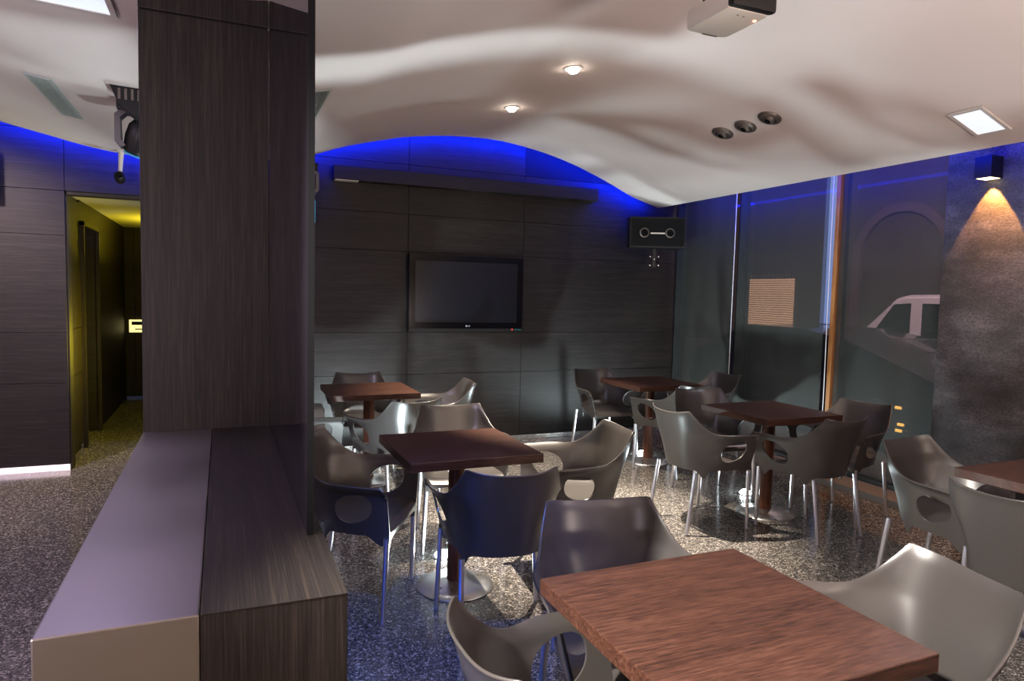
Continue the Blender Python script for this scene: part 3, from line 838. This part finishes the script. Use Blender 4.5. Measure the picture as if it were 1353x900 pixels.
# cctv camera
t = thing('security_camera', 'small white stalked security camera hanging from the ceiling edge left of pillar', 'camera', (-0.72, 6.18, prof(-0.72)))
bm = nb(); rings(bm, [(0.042, -0.008), (0.042, 0.0)], 24); obj('mounting_disc', bm, M['white_plastic'], t, smooth=40)
bm = nb(); tube(bm, (0, 0, -0.008), (-0.01, 0, -0.17), 0.020, 0.014); obj('stalk', bm, M['white_plastic'], t, smooth=40)
bm = nb(); mm = Matrix.Translation((-0.012, -0.01, -0.205)) @ Matrix.Rotation(math.radians(75), 4, 'X')
rings(bm, [(0.030, -0.05), (0.036, -0.04), (0.036, 0.04), (0.030, 0.05)], 20, True, mm); obj('camera_body', bm, M['black'], t, smooth=40)
bm = nb(); rings(bm, [(0.02, 0.050), (0.016, 0.062)], 18, True, mm); obj('lens', bm, M['gloss_black'], t)

# ---------------------------------------------------------------- ceiling fittings
def tilt(x):
    return math.atan2(prof(x + 0.03) - prof(x - 0.03), 0.06)
def on_ceiling(t, x, y, dz=0.0):
    t.location = (x, y, prof(x) + dz); t.rotation_euler = (0, -tilt(x), 0)
for i, (x, y, lab) in enumerate(((2.135, 4.08, 'glowing round ceiling downlight, nearer and larger of the two lit ones'),
                                 (2.145, 5.14, 'glowing round ceiling downlight, farther and smaller of the two lit ones'))):
    t = thing('ceiling_downlight', lab, 'ceiling light', (0, 0, 0), 0, 'lit round downlights'); on_ceiling(t, x, y)
    bm = nb(); rings(bm, [(0.060, 0.0), (0.060, -0.006), (0.044, -0.008), (0.042, 0.0)], 32, False); obj('trim_ring', bm, M['white_plastic'], t, smooth=40)
    bm = nb(); rings(bm, [(0.041, -0.002), (0.038, -0.016), (0.026, -0.030), (0.005, -0.036)], 28); obj('bulb', bm, M['bulb_warm'], t, smooth=60)
LB = ['round bronze eyeball fitting, leftmost and farthest of the three unlit ceiling spots',
      'round bronze eyeball fitting in the middle of the three unlit ceiling spots',
      'round bronze eyeball fitting, rightmost and nearest of the three unlit ceiling spots']
def ceil_hit(px, py):
    X = (px - 676.5) / 898.9; Y = (py - 450) / 898.9
    d = (r2 * X + d2 * Y + fw); o = Vector((0, 0, CAM_H))
    lo = 0.5
    k = 0.5
    while k < 12:
        p = o + d * k
        if p.z > prof(p.x): break
        k += 0.005
    return o + d * k
for i, (px, py) in enumerate(((955, 175), (985, 166), (1017, 155))):
    p = ceil_hit(px, py)
    t = thing('ceiling_spotlight', LB[i], 'ceiling light', (0, 0, 0), 0, 'unlit round bronze ceiling spots'); on_ceiling(t, p.x, p.y)
    bm = nb(); rings(bm, [(0.082, 0.0), (0.082, -0.008), (0.072, -0.018), (0.050, -0.022), (0.047, -0.010), (0.047, 0.0)], 36, False); obj('trim_ring', bm, M['bronze'], t, smooth=60)
    mm = Matrix.Rotation(math.radians(14), 4, 'Y')
    bm = nb(); rings(bm, [(0.046, 0.0), (0.044, -0.020), (0.036, -0.032), (0.024, -0.036)], 30, True, mm); obj('eyeball', bm, M['bronze'], t, smooth=60)
    bm = nb(); rings(bm, [(0.022, -0.036), (0.018, -0.0375)], 24, True, mm); obj('aperture', bm, M['black_matt'], t)
for i, (x, y, lab, hx, hy) in enumerate(((4.06, 2.66, 'white square recessed ceiling lamp near the textured wall', 0.145, 0.10),
                                 (-0.51, 2.90, 'white square recessed ceiling lamp at the top left of the frame', 0.15, 0.15))):
    t = thing('square_ceiling_light', lab, 'ceiling light', (0, 0, 0), 0, 'recessed square ceiling lamps'); on_ceiling(t, x, y)
    bm = nb()
    for a in ((-hx, hx, -hy, -hy + .02), (-hx, hx, hy - .02, hy), (-hx, -hx + .02, -hy + .02, hy - .02), (hx - .02, hx, -hy + .02, hy - .02)): box(bm, a[0], a[1], a[2], a[3], -0.010, 0.002)
    obj('frame', bm, M['white_plastic'], t)
    bm = nb(); box(bm, -hx + .02, hx - .02, -hy + .02, hy - .02, -0.006, 0.0); obj('diffuser', bm, M['panel_cool'], t)
for i, (x, y0, y1, lab) in enumerate(((-0.865, 4.24, 5.14, 'grey slotted air vent in the ceiling on the left of the pillar'),
                                      (0.52, 4.05, 4.85, 'grey slotted air vent in the ceiling just right of the glass panel'))):
    t = thing('air_vent', lab, 'vent', (0, 0, 0), 0, 'slotted ceiling vents'); on_ceiling(t, x, (y0 + y1) / 2)
    hy = (y1 - y0) / 2; hx = 0.058
    bm = nb()
    for a in ((-hx, hx, -hy, -hy + .012), (-hx, hx, hy - .012, hy), (-hx, -hx + .012, -hy + .012, hy - .012), (hx - .012, hx, -hy + .012, hy - .012)): box(bm, a[0], a[1], a[2], a[3], -0.012, 0.0)
    obj('frame', bm, M['vent'], t)
    bm = nb()
    for k in range(7): box(bm, -hx + 0.016 + 0.0130 * k, -hx + 0.021 + 0.0130 * k, -hy + .012, hy - .012, -0.010, -0.002)
    s_ = obj('slats', bm, M['vent'], t)
    bm = nb(); box(bm, -hx + .012, hx - .012, -hy + .012, hy - .012, -0.0015, 0.0); obj('back_plate', bm, M['black_matt'], t)

# projector
t = thing('projector', 'silver projector with red standby light hanging from the ceiling', 'projector', (1.825, 2.20, 2.60))
bm = nb(); box(bm, -0.105, 0.095, -0.125, 0.13, 0.0, 0.085, bev=0.022)
obj('casing', bm, M['silver'], t, smooth=40)
bm = nb(); box(bm, -0.105, 0.10, -0.155, -0.118, 0.006, 0.10, bev=0.012); obj('black_end', bm, M['black'], t, smooth=40)
bm = nb(); box(bm, -0.03, 0.045, 0.112, 0.121, -0.0005, 0.0005); obj('label_plate', bm, M['bronze'], t)
bm = nb(); rings(bm, [(0.007, -0.002), (0.007, 0.001)], 16, True, Matrix.Translation((0.065, -0.075, 0))); obj('standby_light', bm, M['red_led'], t)
bm = nb(); rings(bm, [(0.004, -0.001), (0.004, 0.001)], 12, True, Matrix.Translation((-0.03, -0.09, 0)))
rings(bm, [(0.004, -0.001), (0.004, 0.001)], 12, True, Matrix.Translation((0.0, -0.088, 0))); obj('indicator_dots', bm, M['bronze'], t)
bm = nb(); box(bm, -0.08, 0.08, -0.15, 0.06, 0.085, 0.115, bev=0.005); tube(bm, (0.0, -0.03, 0.115), (0.0, -0.03, prof(1.825) - 2.60), 0.022)
obj('ceiling_mount', bm, M['black'], t)

# wall lamp
t = thing('wall_lamp', 'small black box wall lamp throwing an amber beam down the textured wall', 'wall lamp', (4.75, 2.99, 2.44))
bm = nb()
for a in ((-0.12, 0.0, -0.055, -0.047, -0.07, 0.07), (-0.12, 0.0, 0.047, 0.055, -0.07, 0.07), (-0.12, -0.112, -0.047, 0.047, -0.07, 0.07), (-0.008, -0.002, -0.047, 0.047, -0.07, 0.07), (-0.112, -0.008, -0.047, 0.047, 0.060, 0.07)):
    box(bm, *a)
obj('housing', bm, M['black'], t)
bm = nb(); box(bm, -0.110, -0.010, -0.045, 0.045, -0.0715, -0.0690); obj('lens', bm, M['lamp_amber'], t)

# corridor sign
t = thing('wall_sign', 'small lit yellow and white sign at the end of the corridor', 'sign', (-1.02, 10.41, 0.985))
bm = nb(); box(bm, -0.13, 0.13, -0.02, 0.0, -0.085, 0.085, bev=0.003); obj('sign_board', bm, M['sign_lit'], t)
bm = nb(); box(bm, -0.10, 0.08, -0.024, -0.020, 0.015, 0.06); obj('dark_band', bm, M['black_matt'], t)
bm = nb(); box(bm, -0.06, 0.10, -0.024, -0.020, -0.05, -0.035); obj('lower_line', bm, M['bronze'], t)

# ================================================================ OUTDOORS
bm = nb(); box(bm, 4.95, 20, -4, 24, -0.25, -0.15)
s_ = obj('street', bm, M['asphalt']); s_['kind'] = 'structure'
fac = thing('building', 'building across the street with an arch and a lit shuttered window', 'building', (12.0, 9.5, -0.15))
bm = nb()
box(bm, 0.0, 0.4, -12, 14, 0, 8.0)
obj('wall', bm, M['facade'], fac)
bm = nb()
N_ = 20
cy_, cz_, ro, ri = -0.35, 2.55, 1.05, 0.88
poly = [(cy_ + ro * math.cos(PI * k / N_), cz_ + ro * math.sin(PI * k / N_)) for k in range(N_ + 1)] + [(cy_ - ro, 0), (cy_ - ri, 0)] + [(cy_ - ri * math.cos(PI * k / N_), cz_ + ri * math.sin(PI * k / N_)) for k in range(N_ + 1)] + [(cy_ + ri, 0), (cy_ + ro, 0)]
prism(bm, poly, -0.10, 0.0, 'YZ'); obj('arch_moulding', bm, M['facade_trim'], fac)
bm = nb(); box(bm, -0.06, 0.0, -12, 14, 0.0, 0.6); obj('plinth', bm, M['facade_trim'], fac)
k12 = 12.0 / 11.0
wy0, wy1 = 10.80 * k12 - 9.5, 12.08 * k12 - 9.5
wz0, wz1 = 1.53 + (0.95 - 1.53) * k12 + .15, 1.53 + (2.0 - 1.53) * k12 + .15
bm = nb()
ns = 22
for k in range(ns):
    z0_ = wz0 + (wz1 - wz0) * k / ns
    box(bm, -0.05, -0.01, wy0, wy1, z0_, z0_ + (wz1 - wz0) / ns * 0.72)
obj('lit_shutter', bm, M['shutter_lit'], fac)
bm = nb()
for k in range(14): box(bm, -0.08, -0.05, wy0 + (wy1 - wy0) * k / 13.5, wy0 + (wy1 - wy0) * k / 13.5 + 0.03, wz1, wz1 + 0.10)
obj('shutter_rail', bm, M['facade_trim'], fac)
bm = nb(); box(bm, -0.12, 0.0, 0.0, 0.01, 0, 0.01)
bm.free()
# blue panel for the blind gap, glow added to its colour
bm = nb(); box(bm, -0.06, -0.005, 1.19, 1.48, 1.2, 4.8); obj('glowing_panel', bm, M['sky_blue'], fac)

# vehicles
def wheel(par, y, z, r_, x, name='wheel'):
    bm = nb(); mm = Matrix.Translation((x, y, z)) @ Matrix.Rotation(PI/2, 4, 'Y')
    rings(bm, [(r_ * 0.9, -0.10), (r_, -0.08), (r_, 0.08), (r_ * 0.9, 0.10)], 28, True, mm)
    o = obj(name, bm, M['rubber'], par, smooth=40)
    bm = nb(); rings(bm, [(r_ * 0.6, -0.105), (r_ * 0.55, -0.11)], 20, True, mm); obj('wheel_cap', bm, M['aluminium'], o)
van = thing('van', 'white van parked in the street, seen through the blind by the textured wall', 'van', (9.9, 5.9, -0.15))
bm = nb()
prof_v = [(-2.2, 0.30), (2.35, 0.28), (2.50, 0.45), (2.48, 0.82), (2.20, 0.98), (1.62, 1.17), (1.16, 1.72), (0.95, 1.80), (-2.10, 1.86), (-2.22, 1.7)]
prism(bm, prof_v, -0.82, 0.82, 'YZ')
bmesh.ops.bevel(bm, geom=list(bm.edges), offset=0.05, segments=3, affect='EDGES')
obj('body', bm, M['van_white'], van, smooth=40)
bm = nb()
prism(bm, [(0.84, 1.19), (1.46, 1.16), (1.44, 1.22), (1.10, 1.66), (0.84, 1.68)], -0.835, -0.815, 'YZ'); obj('front_side_window', bm, M['car_glass'], van)
bm = nb(); prism(bm, [(-0.35, 1.19), (0.66, 1.20), (0.66, 1.68), (-0.35, 1.68)], -0.835, -0.815, 'YZ'); obj('rear_side_window', bm, M['car_glass'], van)
bm = nb(); box(bm, -0.84, -0.815, 0.84, 0.95, 1.02, 1.12, bev=0.005); obj('door_handle', bm, M['black'], van)
bm = nb(); box(bm, -0.98, -0.815, 1.47, 1.57, 1.12, 1.30, bev=0.02); obj('wing_mirror', bm, M['black'], van)
for y_ in (-1.5, 1.65): wheel(van, y_, 0.32, 0.32, -0.78); wheel(van, y_, 0.32, 0.32, 0.78)
car = thing('car', 'dark parked car low in front of the white van, amber lights showing', 'car', (7.6, 6.75, -0.15), math.pi)
bm = nb()
prism(bm, [(-2.0, 0.28), (2.3, 0.25), (2.5, 0.45), (2.45, 0.74), (2.08, 0.82), (1.72, 0.90), (1.30, 1.09), (0.87, 1.23), (0.2, 1.33), (-0.9, 1.33), (-1.6, 0.95), (-2.05, 0.88), (-2.1, 0.5)], -0.78, 0.78, 'YZ')
bmesh.ops.bevel(bm, geom=list(bm.edges), offset=0.05, segments=3, affect='EDGES')
obj('body', bm, M['car_dark'], car, smooth=40)
bm = nb(); prism(bm, [(-1.25, 0.92), (1.35, 0.92), (0.80, 1.18), (0.2, 1.26), (-0.85, 1.26)], 0.775, 0.795, 'YZ'); obj('side_windows', bm, M['car_glass'], car)
for (y_, z_) in ((1.58, 0.52), (1.62, 0.34), (1.60, 0.27)):
    bm = nb(); box(bm, 0.775, 0.80, y_, y_ + 0.07, z_, z_ + 0.03, bev=0.004); obj('amber_light', bm, M['amber'], car)
for y_ in (-1.3, 1.3): wheel(car, y_, 0.30, 0.30, -0.72); wheel(car, y_, 0.30, 0.30, 0.72)
